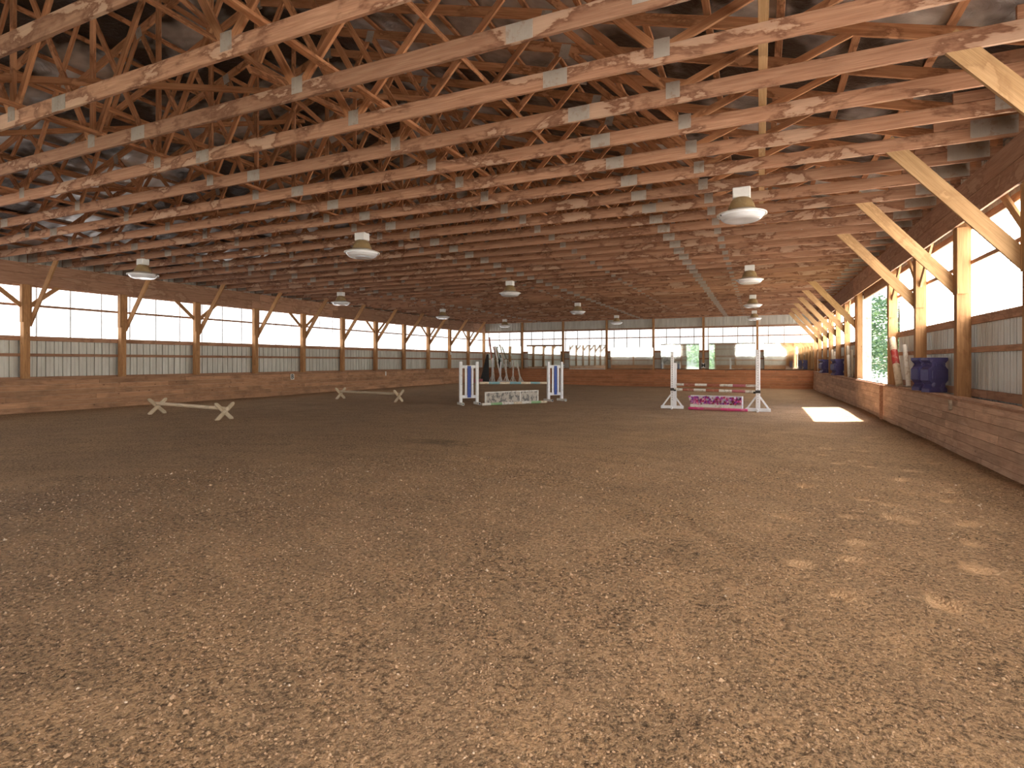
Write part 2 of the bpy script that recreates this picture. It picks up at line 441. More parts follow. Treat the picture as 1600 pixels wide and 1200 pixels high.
# small clods of footing lying loose on the floor near the viewer
random.seed(11)
bm = bmesh.new()
n = 0
while n < 34000:
    d = 1.7 + 7.5 * random.random() ** 1.25
    a = R(24.13) + R(random.uniform(-50, 50))
    x, y = -math.sin(a) * d, math.cos(a) * d
    if x > 2.85 or packed(x, y) > .3: continue
    n += 1
    s = random.uniform(.0025, .007) * (1 + .10 * d)
    if random.random() < .02: s *= 1.8
    z = ground(x, y)
    top = bm.verts.new((x + random.uniform(-.3, .3) * s, y + random.uniform(-.3, .3) * s, z + s * random.uniform(.6, 1.1)))
    k = 5; a0 = random.random() * 6
    ring = [bm.verts.new((x + math.cos(a0 + i * 2 * math.pi / k) * s * random.uniform(.7, 1.3), y + math.sin(a0 + i * 2 * math.pi / k) * s * random.uniform(.7, 1.3), z + s * random.uniform(-.2, .35))) for i in range(k)]
    bot = bm.verts.new((x, y, z - s * .5))
    for i in range(k):
        bm.faces.new((ring[i], ring[(i + 1) % k], top)); bm.faces.new((ring[(i + 1) % k], ring[i], bot))
tag(from_bm('sand_clods', bm, M['clod']), 'loose brown crumbs of sand and grit scattered over the arena floor', 'sand', kind='stuff')

# ground outside
bm = bmesh.new(); box(bm, -90, 90, -90, 160, -.9, -.35)
struct(from_bm('ground_outside', bm, M['pale_ground']))

# ------------------------------------------------------------------ walls
def siding(bm, s0, s1, z0, z1, y=0.0, rib=.2284, d=.02):
    """ribbed sheet steel; the rib stands proud to the inside (-y)"""
    n = int((s1 - s0) / rib); prof = []
    x = s0
    while x < s1 - 1e-6:
        e = min(x + rib, s1)
        prof.append((x, y))
        if e - x > .08:
            prof += [(x + .004, y + .034), (x + .026, y + .034), (x + .030, y)]
            if e - x > .2: prof += [(x + .125, y), (x + .130, y - .006), (x + .145, y - .006), (x + .150, y)]
        x = e
    prof.append((s1, y))
    for side in (0, .004):
        prev = None
        for (px, py) in prof:
            cur = (bm.verts.new((px, py + side, z0)), bm.verts.new((px, py + side, z1)))
            if prev: bm.faces.new((prev[0], cur[0], cur[1], prev[1]))
            prev = cur

def wall_frame(origin, xdir, ydir):
    m = Matrix((Vector(xdir), Vector(ydir), Vector((0, 0, 1)))).transposed().to_4x4(); m.translation = Vector(origin)
    return m
widx = [0]
def build_wall(name, mw, length, posts, glow, openings=(), solid=(), top=CH + .46, half=.10, gable=False):
    """local x along the wall, local y outward, siding face at y=.17 from the post centre line. openings: s0,s1 with no siding/window"""
    w = bpy.data.objects.new(name, None); C.objects.link(w); w.matrix_world = mw; struct(w)
    segs = []; cuts = sorted(openings); a = 0
    for o0, o1 in cuts: segs.append((a, o0)); a = o1
    segs.append((a, length))
    bm = bmesh.new()
    for s0, s1 in segs: siding(bm, s0, s1, -.35, RAIL - .02, .17)
    siding(bm, 0, length, BEAM0 + .02, top, .17)
    for s0, s1 in solid: siding(bm, s0, s1, RAIL - .02, BEAM0 + .04, .165)
    if gable:
        hw = length / 2
        vs = [bm.verts.new(p) for p in ((0, .18, top - .02), (length, .18, top - .02), (hw, .18, top + hw * TAN + .25))]
        bm.faces.new(vs)
    from_bm('siding', bm, M['siding'], w)
    for (z, hh, th, mm) in ((RAIL - .07, .14, .045, 'girt'), (1.76, .09, .045, 'girt'), (3.25, .07, .045, 'girt'), (KICK - .02, .13, .045, 'girt'), (BEAM0 + .02, .12, .045, 'girt')):
        for s0, s1 in segs:
            if z > 2.5 and z < 3.8:
                pass
            timber('girt', (s0 + .01, .125, z), (s1 - .01, .125, z), hh, th, (0, 1, 0), M[mm], w)
    # one milky sheet band per bay
    ps = sorted(posts)
    for p, q in zip(ps, ps[1:]):
        mid = (p + q) / 2
        if any(o0 - .2 < mid < o1 + .2 for o0, o1 in openings): continue
        if any(o0 < mid < o1 for o0, o1 in solid): continue
        widx[0] += 1
        bm = bmesh.new()
        box(bm, p, q, .165, .172, RAIL - .03, BEAM0 + .06)
        ob = from_bm('window_%d' % widx[0], bm, glow, None, None)
        ob.matrix_world = mw; struct(ob)
    return w

# long wall opposite the doorway (left in the photo)
mwL = wall_frame((XL, YN - .1, 0), (0, 1, 0), (-1, 0, 0))
build_wall('wall_left', mwL, YF - YN + .25, [y - (YN - .1) for y in LEFT_POSTS], M['glow_long'])
mwR = wall_frame((XR, YN - .1, 0), (0, 1, 0), (1, 0, 0))
build_wall('wall_right', mwR, YF - YN + .25, [y - (YN - .1) for y in RIGHT_POSTS], M['glow_door'], openings=[(DOOR[0] - YN + .1, DOOR[1] - YN + .1)], top=CH + .40)
mwF = wall_frame((XL - .1, YF, 0), (1, 0, 0), (0, 1, 0))
build_wall('wall_back', mwF, XR - XL + .2, [x - (XL - .1) for x in FAR_POSTS], M['glow_end'], gable=True)
# wall behind the camera, with its own doorway
NEAR_POSTS = [-20 + .0, -16.58, -13.3, -9.97, -5.5, -2.95, -.1, 3.23]
mwN = wall_frame((XL - .1, YN, 0), (1, 0, 0), (0, -1, 0))
nl = lambda x: x - (XL - .1)
build_wall('wall_front', mwN, XR - XL + .2, [nl(x) for x in NEAR_POSTS], M['glow_near'], openings=[(nl(-9.2), nl(-5.6))], solid=[(nl(-5.6), nl(-2.9))], gable=True)

# kick boards: planks with staggered joints, one structure per wall
def kickwall(name, mw, s_pieces, z_top, mat, lean=.06, rows=8, seed=0, base=-.3, cap=True):
    rnd = random.Random(seed)
    bm = bmesh.new()
    ph = (z_top - base) / rows
    for (s0, s1, off) in s_pieces:
        for r in range(rows):
            z0 = base + r * ph; z1 = z0 + ph - .004
            s = s0 - rnd.uniform(0, 2.0)
            while s < s1:
                e = s + rnd.choice((2.4, 3.0, 3.66, 4.3))
                a, b_ = max(s, s0), min(e - .004, s1)
                if b_ - a > .05:
                    j = rnd.uniform(-.003, .003)
                    y0a = off + j + lean * (z0 - base) / (z_top - base); y0b = off + j + lean * (z1 - base) / (z_top - base)
                    v = [bm.verts.new(p) for p in ((a, y0a, z0), (b_, y0a, z0), (b_, y0b, z1), (a, y0b, z1), (a, y0a + .035, z0), (b_, y0a + .035, z0), (b_, y0b + .035, z1), (a, y0b + .035, z1))]
                    for f in ((0, 1, 2, 3), (7, 6, 5, 4), (0, 4, 5, 1), (3, 2, 6, 7), (0, 3, 7, 4), (1, 5, 6, 2)): bm.faces.new([v[i] for i in f])
                s = e
        if cap: box(bm, s0, s1, off + lean - .012, off + lean + .10, z_top - .002, z_top + .034)
    o = from_bm(name, bm, mat); o.matrix_world = mw
    return struct(o)
kickwall('baseboard_left', mwL, [(0, YF - YN + .1, -.19)], 1.02, M['kick'], seed=1)
kickwall('baseboard_back', mwF, [(.1, XR - XL + .1, -.225)], 1.01, M['kick_end'], lean=.05, seed=2, cap=False)
sd = 17.62 - YN + .1
kickwall('baseboard_right', mwR, [(0, sd - .02, -.18), (sd + .02, YF - YN + .1, -.18)], .935, M['kick_door'], lean=.06, seed=3, rows=9)
kickwall('baseboard_front', mwN, [(0, nl(-9.2), -.2), (nl(-5.6), XR - XL + .1, -.2)], 1.02, M['kick'], lean=.05, seed=4)
# dark joint strip in the doorway kick boards and ledge behind the boards
bm = bmesh.new(); box(bm, sd - .02, sd + .02, -.24, -.16, -.3, .93)
o = from_bm('trim_1', bm, M['girt']); o.matrix_world = mwR; struct(o)
bm = bmesh.new(); box(bm, 0, YF - YN, -.17, .12, .90, .935)
o = from_bm('trim_2', bm, M['girt']); o.matrix_world = mwR; struct(o)
bm = bmesh.new(); box(bm, 0, YF - YN, -.15, .12, .98, 1.015)
o = from_bm('trim_3', bm, M['girt']); o.matrix_world = mwL; struct(o)
# doorway jambs: white sheet metal returns, wooden head
bm = bmesh.new(); box(bm, DOOR[1] - YN + .1 - .01, DOOR[1] - YN + .1 + .02, .0, .34, .95, BEAM0)
o = from_bm('door_1', bm, M['white_worn']); o.matrix_world = mwR; struct(o)
timber('door_head', (DOOR[0] - YN + .05, .15, BEAM0 + .06), (DOOR[1] - YN + .15, .15, BEAM0 + .06), .36, .06, (0, 1, 0), M['beam'], o)
# the leaf of the near doorway slid aside outside the wall, seen in the mirrors
bm = bmesh.new(); siding(bm, nl(-12.9), nl(-9.3), 0.0, 3.9, .26)
o = from_bm('door_2', bm, M['siding']); o.matrix_world = mwN; struct(o)

# ------------------------------------------------------------------ posts with knee braces
def post(name, x, y, inward, top, label, knee=True, vee=(), cleat=True, size=.20, group=None, base=-.3):
    """inward = unit vector into the arena; local frame: +Y inward"""
    ang = math.atan2(-inward[0], inward[1])
    p = empty(name, (x, y, floor_z(x, y)), ang)
    z0 = p.location.z
    timber('shaft', (0, 0, -.3), (0, 0, top - z0), size * .8, size, (0, 1, 0), M['post'], p)
    if cleat:
        for s in (-1, 1):
            timber('cleat', (s * (size * .4 + .021), .03, 2.72), (s * (size * .4 + .021), .03, BEAM0 - z0), .15, .04, (1, 0, 0), M['post'], p)
    if knee:
        far = 1 if inward[0] < 0 else -1          # the face of the post away from the viewer end
        xx = far * (size * .4 + .064)
        k = M['brace'] if knee == 2 else M['post']
        if knee == 2: ya, za, yb, zb, wv = .0, 2.80, 1.56, 4.64, .20
        else: ya, za, yb, zb, wv = .0, 2.74, 1.42, 4.62, .17
        L_ = math.hypot(yb - ya, zb - za); ux, uz = (yb - ya) / L_, (zb - za) / L_
        c_ = wv / 2 / ux            # vertical half height of the plumb cut
        mw, Ln = frame_mw((xx, ya, za), (xx, yb, zb), (1, 0, 0))
        bm = bmesh.new(); sk = wv / 2 * uz / ux
        sg = 1 if mw.to_3x3().col[2].z > 0 else -1
        pts = [(sk, sg * wv / 2), (-sk, -sg * wv / 2), (Ln, -sg * wv / 2), (Ln, sg * wv / 2)]
        prism(bm, pts, -.021, .021)
        from_bm('knee_brace', bm, k, p, mw)
    for s in vee:
        timber('wall_brace', (s * .10, .02, 3.20), (s * 1.0, .02, 3.98), .12, .04, (0, 1, 0), M['brace'] if knee == 2 else M['post'], p)
    tag(p, label, 'post', group)
    return p
nL = len(LEFT_POSTS)
for i, y in enumerate(LEFT_POSTS):
    fromfar = nL - i
    if fromfar == 1:
        lab = 'brown corner post where the long window wall meets the mirror wall'
    else:
        lab = 'brown timber post on the wall opposite the doorway, %s out from the mirror corner' % ordn(fromfar - 1)
    even = (i - 4) % 2 == 0
    post('timber_post', XL, y, (1, 0), BEAM0 + .3, lab, knee=1 if 0 < i < nL - 1 else 0, cleat=0 < i < nL - 1, vee=(-1, 1) if even and fromfar > 1 and i > 0 else (), group='posts of the wall opposite the doorway')
nR = len(RIGHT_POSTS)
for i, y in enumerate(RIGHT_POSTS):
    near_door = 17 < y < 18
    if y > 39: lab = 'sunlit corner post where the doorway wall meets the mirror wall'
    elif y < 17.3: lab = 'thick golden post on the doorway wall, %s before the open doorway' % ordn(round((17.32 - y) / BAY))
    elif near_door: lab = 'golden post at the near edge of the open doorway'
    elif y < 23.5: lab = 'brown post at the mirror-side edge of the open doorway'
    else: lab = 'slim golden post on the doorway wall, %s beyond the open doorway' % ordn(round((y - 22.80) / BAY))
    knee = 0 if near_door or i == 0 or y > 39 else 2
    vee = {0: (), }.get(i, ())
    if near_door: vee = (-1,)
    elif 14 < y < 15: vee = (-1, 1)
    elif 9 < y < 10: vee = (-1, 1)
    elif y > 23 and i % 2 and y < 39: vee = (-1, 1)
    # local +X points to -Y here
    post('timber_post', XR, y, (-1, 0), BEAM0 + .3, lab, knee=knee, vee=vee, size=.20, cleat=0 < i < nR - 1, group='posts of the doorway wall')
post('door_post', XR, DOOR[1] + .05, (-1, 0), BEAM0 + .3, 'brown square jamb post at the far side of the open doorway', knee=0, cleat=False, size=.16)
for k, x in enumerate(FAR_POSTS[1:-1]):
    post('timber_post', x, YF, (0, -1), CH + .1, 'dark red-brown post of the mirror wall, %s counted from the doorway-wall corner' % ordn(k + 1), knee=0, cleat=False, size=.17, group='posts of the mirror wall')
for k, x in enumerate(NEAR_POSTS[1:-1]):
    post('timber_post', x, YN, (0, 1), CH + .1, 'post of the wall behind the viewer, seen only in the mirrors', knee=0, cleat=False, size=.17, group='posts behind the viewer')

# header beams: two boards one above the other on each face of the posts
def header(name, x, inw, label):
    e = empty(name, (x + inw * .125, YN, BEAM0))
    hgt = CH - BEAM0
    L_ = YF - YN
    for r, nm in enumerate(('lower_board', 'upper_board')):
        mw = Matrix.Rotation(R(90), 4, 'Z'); mw.translation = Vector((inw * (.004 * r), 0, 0))
        bm = bmesh.new(); rnd = random.Random(r + (7 if inw > 0 else 3)); s = -rnd.uniform(0, 4)
        while s < L_:
            t = s + rnd.choice((4.9, 5.5)); a, b_ = max(0, s), min(L_, t - .003)
            if b_ > a + .05: box(bm, a, b_, -.021, .021, r * hgt / 2 + .001, (r + 1) * hgt / 2 - .003, bev=.004)
            s = t
        from_bm(nm, bm, M['beam_i'], e, mw)
    tag(e, label, 'beam')
M['beam_i'] = wood('header_lumber', (.36, .19, .115), (.47, .27, .175), stain=.42, dark=(.16, .07, .035), pale=(.50, .34, .23), island=True)
header('header_beam', XL, 1, 'long reddish double-board header beam above the windows opposite the doorway')
header('header_beam', XR, -1, 'long brown double-board header beam above the open doorway')

# ------------------------------------------------------------------ roof
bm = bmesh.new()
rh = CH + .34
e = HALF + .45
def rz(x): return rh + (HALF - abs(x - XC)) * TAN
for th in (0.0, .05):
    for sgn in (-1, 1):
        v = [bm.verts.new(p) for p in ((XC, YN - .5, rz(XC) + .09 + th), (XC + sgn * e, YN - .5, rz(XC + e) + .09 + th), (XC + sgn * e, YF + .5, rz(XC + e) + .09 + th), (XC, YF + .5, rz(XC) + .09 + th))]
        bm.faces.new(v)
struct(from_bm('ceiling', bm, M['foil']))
# purlins
for sgn, side in ((-1, 'far-from-doorway slope'), (1, 'doorway slope')):
    for k in range(14):
        d = .35 + k * .84
        x = XC + sgn * d; z = rz(x) + .045
        o = timber('purlin', (x, YN, z), (x, YF, z), .09, .04, (sgn * TAN, 0, 1), M['web'])
        tag(o, 'long purlin under the %s of the roof, %s from the ridge' % (side, ordn(k + 1)), 'purlin', 'roof purlins')
# ------------------------------------------------------------------ trusses
P0 = 3.81                                 # panel length
def top_z(x): return .34 + (HALF - abs(x)) * TAN - .10     # centre of top chord, local z above CH
def make_truss():
    t = empty('roof_truss', (XC, 0, CH))
    D = .184
    timber('bottom_chord', (-HALF - .05, 0, D / 2), (HALF + .05, 0, D / 2), D, .040, (0, 1, 0), M['truss'], t)
    for s in (-1, 1):
        timber('top_chord', (s * HALF, 0, top_z(HALF)), (0, 0, top_z(0)), .15, .040, (0, 1, 0), M['web'], t)
        timber('heel_block', (s * (HALF + .05), 0, D + .07), (s * (HALF - 1.0), 0, D + .07), .13, .040, (0, 1, 0), M['truss'], t)
    def plate(name, x, z, w, h, slant=0):
        bm = bmesh.new()
        nr = max(3, int(w / .016))
        for s in (-1, 1):
            y0, y1 = (s * .0205, s * .0235)
            box(bm, -w / 2, w / 2, min(y0, y1), max(y0, y1), -h / 2, h / 2)
            for i in range(nr):
                xx = -w / 2 + (i + .5) * w / nr
                yy0, yy1 = s * .0235, s * .0262
                box(bm, xx - .003, xx + .003, min(yy0, yy1), max(yy0, yy1), -h / 2 + .004, h / 2 - .004)
        mw = Matrix.Rotation(slant, 4, 'Y'); mw.translation = Vector((x, 0, z))
        from_bm(name, bm, M['plate'], t, mw)
    for k in range(-2, 3):
        xb = k * P0
        for hlf in (-.5, .5):
            xt = (k + hlf) * P0
            if abs(xt) > HALF - .5: xt = math.copysign(HALF - 1.6, xt)
            timber('web', (xb + hlf * .10, 0, .16), (xt, 0, top_z(xt)), .09, .038, (0, 1, 0), M['web'], t)
        if k == 0: timber('king_post', (0, 0, .17), (0, 0, top_z(0)), .09, .038, (0, 1, 0), M['web'], t)
        plate('gusset_plate', xb, .155, .155, .185)
    for xs_ in (1.02, -6.51 + 0.0, 6.51 + 0.0):
        plate('splice_plate', xs_, D / 2, .27, .172)
    for xt in (-1.5 * P0, -.5 * P0, .5 * P0, 1.5 * P0):
        plate('gusset_plate', xt, top_z(xt) - .05, .16, .20, math.atan(TAN) * (1 if xt > 0 else -1))
    plate('ridge_plate', 0, top_z(0) - .05, .24, .20)
    for s in (-1, 1): plate('heel_plate', s * (HALF - .35), .16, .50, .24)
    return t
TR_SP = .5857 * 1.56
t0 = make_truss(); remember(t0)
n_tr = 0
y = 10.149 + TR_SP * 31
ty = []
while y > YN + .15:
    if y < YF - .05: ty.append(y)
    y -= TR_SP
first_visible = min(range(len(ty)), key=lambda i: abs(ty[i] - 3.8))
for i, y in enumerate(ty):
    t = t0 if i == 0 else copy_tree(t0)
    t.location = (XC + (.0 if i % 2 else .02), y, CH)
    if y < 1.0: lab = 'wooden roof truss overhead and behind the viewer, %s from the wall behind the viewer' % ordn(len(ty) - i)
    elif len(ty) - i <= 20: lab = 'wooden roof truss with metal plates, %s counted from the viewer end' % ordn(len(ty) - i)
    else: lab = 'wooden roof truss with metal plates, %s counted from the mirror wall' % ordn(i + 1)
    tag(t, lab, 'truss', 'roof trusses')
# long braces tying the trusses together
def runner(x, z, n=(0, 0, 1), w=.089, lab='', x2=None, z2=None, y0=YN + .2, y1=YF - .1, m='web'):
    o = timber('bracing_board', (x, y0, z), (x if x2 is None else x2, y1, z if z2 is None else z2), w, .04, n, M[m])
    tag(o, lab, 'board', 'lengthwise roof bracing')
runner(.03, CH + .184 + .021, lab='pale flat board tying the trusses lengthwise above the row of lamps nearest the doorway', m='brace')
runner(-8.3, CH + .184 + .021, lab='flat board tying the trusses lengthwise under the ridge')
runner(-16.9, CH + .184 + .021, lab='flat board tying the trusses lengthwise above the lamps by the long window wall')
runner(-12.45, CH + .184 + .021, lab='flat board tying the trusses lengthwise between the ridge and the long window wall')
runner(-4.2, CH + .184 + .021, lab='flat board tying the trusses lengthwise between the ridge and the doorway-side lamps')
for xx, zz, q in ((-10.2, 5.9, 'long-wall side'), (-7.0, 6.1, 'doorway side'), (-13.6, 5.6, 'long-wall outer side'), (-3.6, 5.6, 'doorway outer side')):
    runner(xx, zz, (1, 0, .5), lab='board nailed along the truss webs on the %s of the ridge' % q)
for i, (xa, ya, za, xb_, yb, zb) in enumerate(((-13.4, 3.2, 4.9, -9.4, 9.5, 7.0), (-9.0, 3.0, 4.9, -5.0, 9.0, 6.4), (-13.4, 8.5, 4.9, -9.4, 14.6, 7.0), (-5.4, 4.6, 4.95, -8.2, 10.6, 7.1), (-16.0, 4.5, 4.8, -13.2, 9.6, 6.0), (-9.0, 12, 4.8, -5.2, 18, 6.4), (-13.2, 16, 4.9, -9.4, 22, 7.0), (-11.4, 2.2, 5.2, -10.8, 11.5, 6.8), (-6.6, 2.6, 6.6, -7.6, 13.0, 4.9))):
    o = timber('diagonal_brace', (xa, ya, za), (xb_, yb, zb), .089, .04, (1, 0, .3), M['web'])
    tag(o, 'slanting orange-brown brace running up among the truss webs, %s from the viewer' % ordn(i + 1), 'board', 'diagonal roof bracing')

# ------------------------------------------------------------------ lamps
def make_lamp():
    e = empty('high_bay_lamp', (0, 0, 0))
    bm = bmesh.new(); box(bm, -.14, .14, -.10, .10, -.165, 0.01, bev=.012)
    bx = from_bm('ballast_box', bm, M['lamp_white'], e)
    bm = bmesh.new()
    lathe(bm, [(.10, -.155), (.135, -.17), (.165, -.21), (.195, -.27), (.215, -.335), (.222, -.36), (.232, -.362), (.232, -.375)], 36)
    from_bm('bell_housing', bm, M['lamp_tan'], e, smooth=True)
    bm = bmesh.new()
    lathe(bm, [(.232, -.370), (.30, -.395), (.385, -.43), (.398, -.432), (.398, -.446), (.385, -.45), (.365, -.448)], 44)
    from_bm('reflector_rim', bm, M['lamp_white'], e, smooth=True)
    bm = bmesh.new()
    lathe(bm, [(.375, -.440), (.350, -.475), (.315, -.515), (.290, -.535), (.255, -.545), (.15, -.535), (.04, -.53)], 44)
    from_bm('lens', bm, M['lens'], e, smooth=True)
    bm = bmesh.new()
    for a in (0, math.pi):
        c, s = math.cos(a + .5), math.sin(a + .5)
        box(bm, c * .36 - .012, c * .36 + .012, s * .36 - .012, s * .36 + .012, -.47, -.42)
    from_bm('clip', bm, M['dark_metal'], e)
    return e
def mk_lens():
    m, nt, b, N, L = nmat('prismatic_lamp_lens')
    tc = N.new('ShaderNodeTexCoord')
    g_ = N.new('ShaderNodeTexWave'); g_.wave_type = 'RINGS'; g_.rings_direction = 'Z'; g_.inputs['Scale'].default_value = 14; L.new(tc.outputs['Object'], g_.inputs['Vector'])
    b.inputs['Base Color'].default_value = (.86, .86, .88, 1); b.inputs['Roughness'].default_value = .16
    b.inputs['Transmission Weight'].default_value = .12; b.inputs['Coat Weight'].default_value = .5
    bump(nt, b, g_.outputs['Fac'], .3, .01)
    return m
M['lens'] = mk_lens()
l0 = make_lamp(); remember(l0)
i = 0
for rx, rn in ((-.28, 'row nearest the doorway wall'), (-8.31, 'middle row under the ridge'), (-16.15, 'row nearest the long window wall')):
    for k in range(4):
        yy = 10.149 + TR_SP * 9 * k
        o = l0 if i == 0 else copy_tree(l0); i += 1
        o.location = (rx, yy, CH); o.rotation_euler = (R(3 * math.sin(i * 2.3)), R(4 * math.sin(i * 1.7)) if k == 0 else 0, 0)
        o.rotation_euler = (0, 0, 0)
        tag(o, 'dome-shaped high bay lamp, %s, %s from the viewer' % (rn, ordn(k + 1)), 'lamp', 'high bay lamps')

# ------------------------------------------------------------------ mirrors on the far wall
def mirror(x0, x1, z0, z1, label, tilt=0.0, head=False, ledge=False, yaw=0.0):
    e = empty('wall_mirror', ((x0 + x1) / 2, 38.93, z0)); e.rotation_euler = (R(tilt), 0, R(yaw))
    w = (x1 - x0) / 2; h = z1 - z0
    bm = bmesh.new(); box(bm, -w, w, -.004, .004, 0, h)
    from_bm('glass', bm, M['mirror'], e)
    bm = bmesh.new(); box(bm, -w - .01, w + .01, .005, .022, -.01, h + .01)
    from_bm('backing_board', bm, M['old'], e)
    if head: timber('top_rail', (-w - .1, -.01, h + .06), (w + .1, -.01, h + .06), .12, .05, (0, 1, 0), M['girt'], e)
    if ledge: timber('ledge', (-w, -.03, -.045), (w, -.03, -.045), .06, .05, (0, 1, 0), M['white_worn'], e)
    tag(e, label, 'mirror', 'mirrors on the end wall')
def farx(px):     # x where the line of sight of a photo column meets the mirror plane
    u = (px - 800) / 864.; return 38.93 * (.9126 * u - .4087) / (.4087 * u + .9126)
mirror(farx(764), farx(814), 1.07, 2.72, 'dusty mirror in the corner behind the stack of leaning jump gear')
mirror(farx(825), farx(876), 1.07, 2.70, 'mirror under a dark wooden rail, directly behind the blue and white wings', head=True)
mirror(farx(889.5), farx(946), 1.07, 2.75, 'tall mirror with a pale ledge reflecting a long row of posts', ledge=True)
mirror(farx(954), farx(1020), 1.07, 2.52, 'lower mirror under the milky panels behind the lamp nearest the mirror wall')
mirror(farx(1033), farx(1092), 1.07, 2.76, 'mirror reflecting green trees, between the tall white standard and the sign M')
mirror(farx(1108), farx(1180), 1.07, 2.78, 'wide mirror just to the doorway side of the sign M')
mirror(farx(1194), farx(1271), 1.07, 2.74, 'wide mirror in the corner by the doorway wall, reflecting golden posts')

# ------------------------------------------------------------------ letter signs
def letter_sign(ch, loc, rz_, size, label):
    e = empty('letter_sign', loc, rz_)
    bm = bmesh.new(); box(bm, -size * .42, size * .42, 0, .008, -size / 2, size / 2)
    from_bm('sign_plate', bm, M['sign'], e)
    cu = bpy.data.curves.new('letter', 'FONT'); cu.body = ch; cu.size = size * 1.05; cu.extrude = .002; cu.offset = .008 * size / .25
    cu.align_x = 'CENTER'; cu.align_y = 'CENTER'
    to = bpy.data.objects.new('tmp', cu); C.objects.link(to)
    dg = bpy.context.evaluated_depsgraph_get(); me = bpy.data.meshes.new_from_object(to.evaluated_get(dg))
    bpy.data.objects.remove(to)
    mw = Matrix.Rotation(R(90), 4, 'X'); mw.translation = Vector((0, -.004, 0))
    me.materials.clear()
    link('letter', me, M['letter'], e, mw)
    tag(e, label, 'sign')
letter_sign('B', (-19.735, 19.2, .86), R(90), .26, 'white dressage letter sign B on the kickboard of the long wall')
letter_sign('C', (-13.30, 38.983, 1.26), 0, .30, 'small white dressage letter sign C on the mirror wall')
letter_sign('M', (-3.44, 38.983, 1.30), 0, .33, 'small white dressage letter sign M below the post on the mirror wall')
bm = bmesh.new(); box(bm, -.06, .06, 0, .008, -.10, .10)
o = from_bm('white_tag', bm, M['sign']); o.location = (-19.838, 33.76, 2.14); o.rotation_euler = (0, 0, R(90))
tag(o, 'tiny white tag high on a post near the mirror corner', 'tag')
bm = bmesh.new(); box(bm, -.05, .05, 0, .01, -.12, .12)
o = from_bm('white_tag', bm, M['sign']); o.location = (-19.73, 26.2, .87); o.rotation_euler = (0, 0, R(90))
tag(o, 'little white tag stuck on the kickboard between the letter B and the mirror corner', 'tag')

# ------------------------------------------------------------------ jump poles
def pole(name, p0, p1, r, bands, label, group=None, cat='pole', parent=None):
    """striped round pole; bands = [(length share, material)]"""
    mw, Ln = frame_mw(p0, p1, (0, 0, 1) if abs((Vector(p1) - Vector(p0)).normalized().z) < .9 else (0, 1, 0))
    bm = bmesh.new(); n = 16; tot = sum(b[0] for b in bands); x = 0; mats = []
    def ring(x, rr): return [bm.verts.new((x, rr * math.cos(2 * math.pi * i / n), rr * math.sin(2 * math.pi * i / n))) for i in range(n)]
    prev = ring(0, r * .9)
    bm.faces.new(prev).material_index = 0
    cur = ring(.012, r)
    def joinr(a, b, mi):
        for i in range(n): bm.faces.new((a[i], a[(i + 1) % n], b[(i + 1) % n], b[i])).material_index = mi
    joinr(prev, cur, 0); prev = cur; x = .012
    for j, (sh, mk) in enumerate(bands):
        if M[mk] not in mats: mats.append(M[mk])
        x += sh / tot * (Ln - .024)
        cur = ring(x, r * (1 + random.uniform(-.02, .02))); joinr(prev, cur, mats.index(M[mk])); prev = cur
    cur = ring(Ln, r * .9); joinr(prev, cur, len(mats) and mats.index(M[bands[-1][1]])); bm.faces.new(cur).material_index = mats.index(M[bands[-1][1]])
    o = from_bm(name, bm, mats, parent, mw)
    for p in o.data.polygons: p.use_smooth = len(p.vertices) == 4
    if parent is None: tag(o, label, cat, group)
    return o

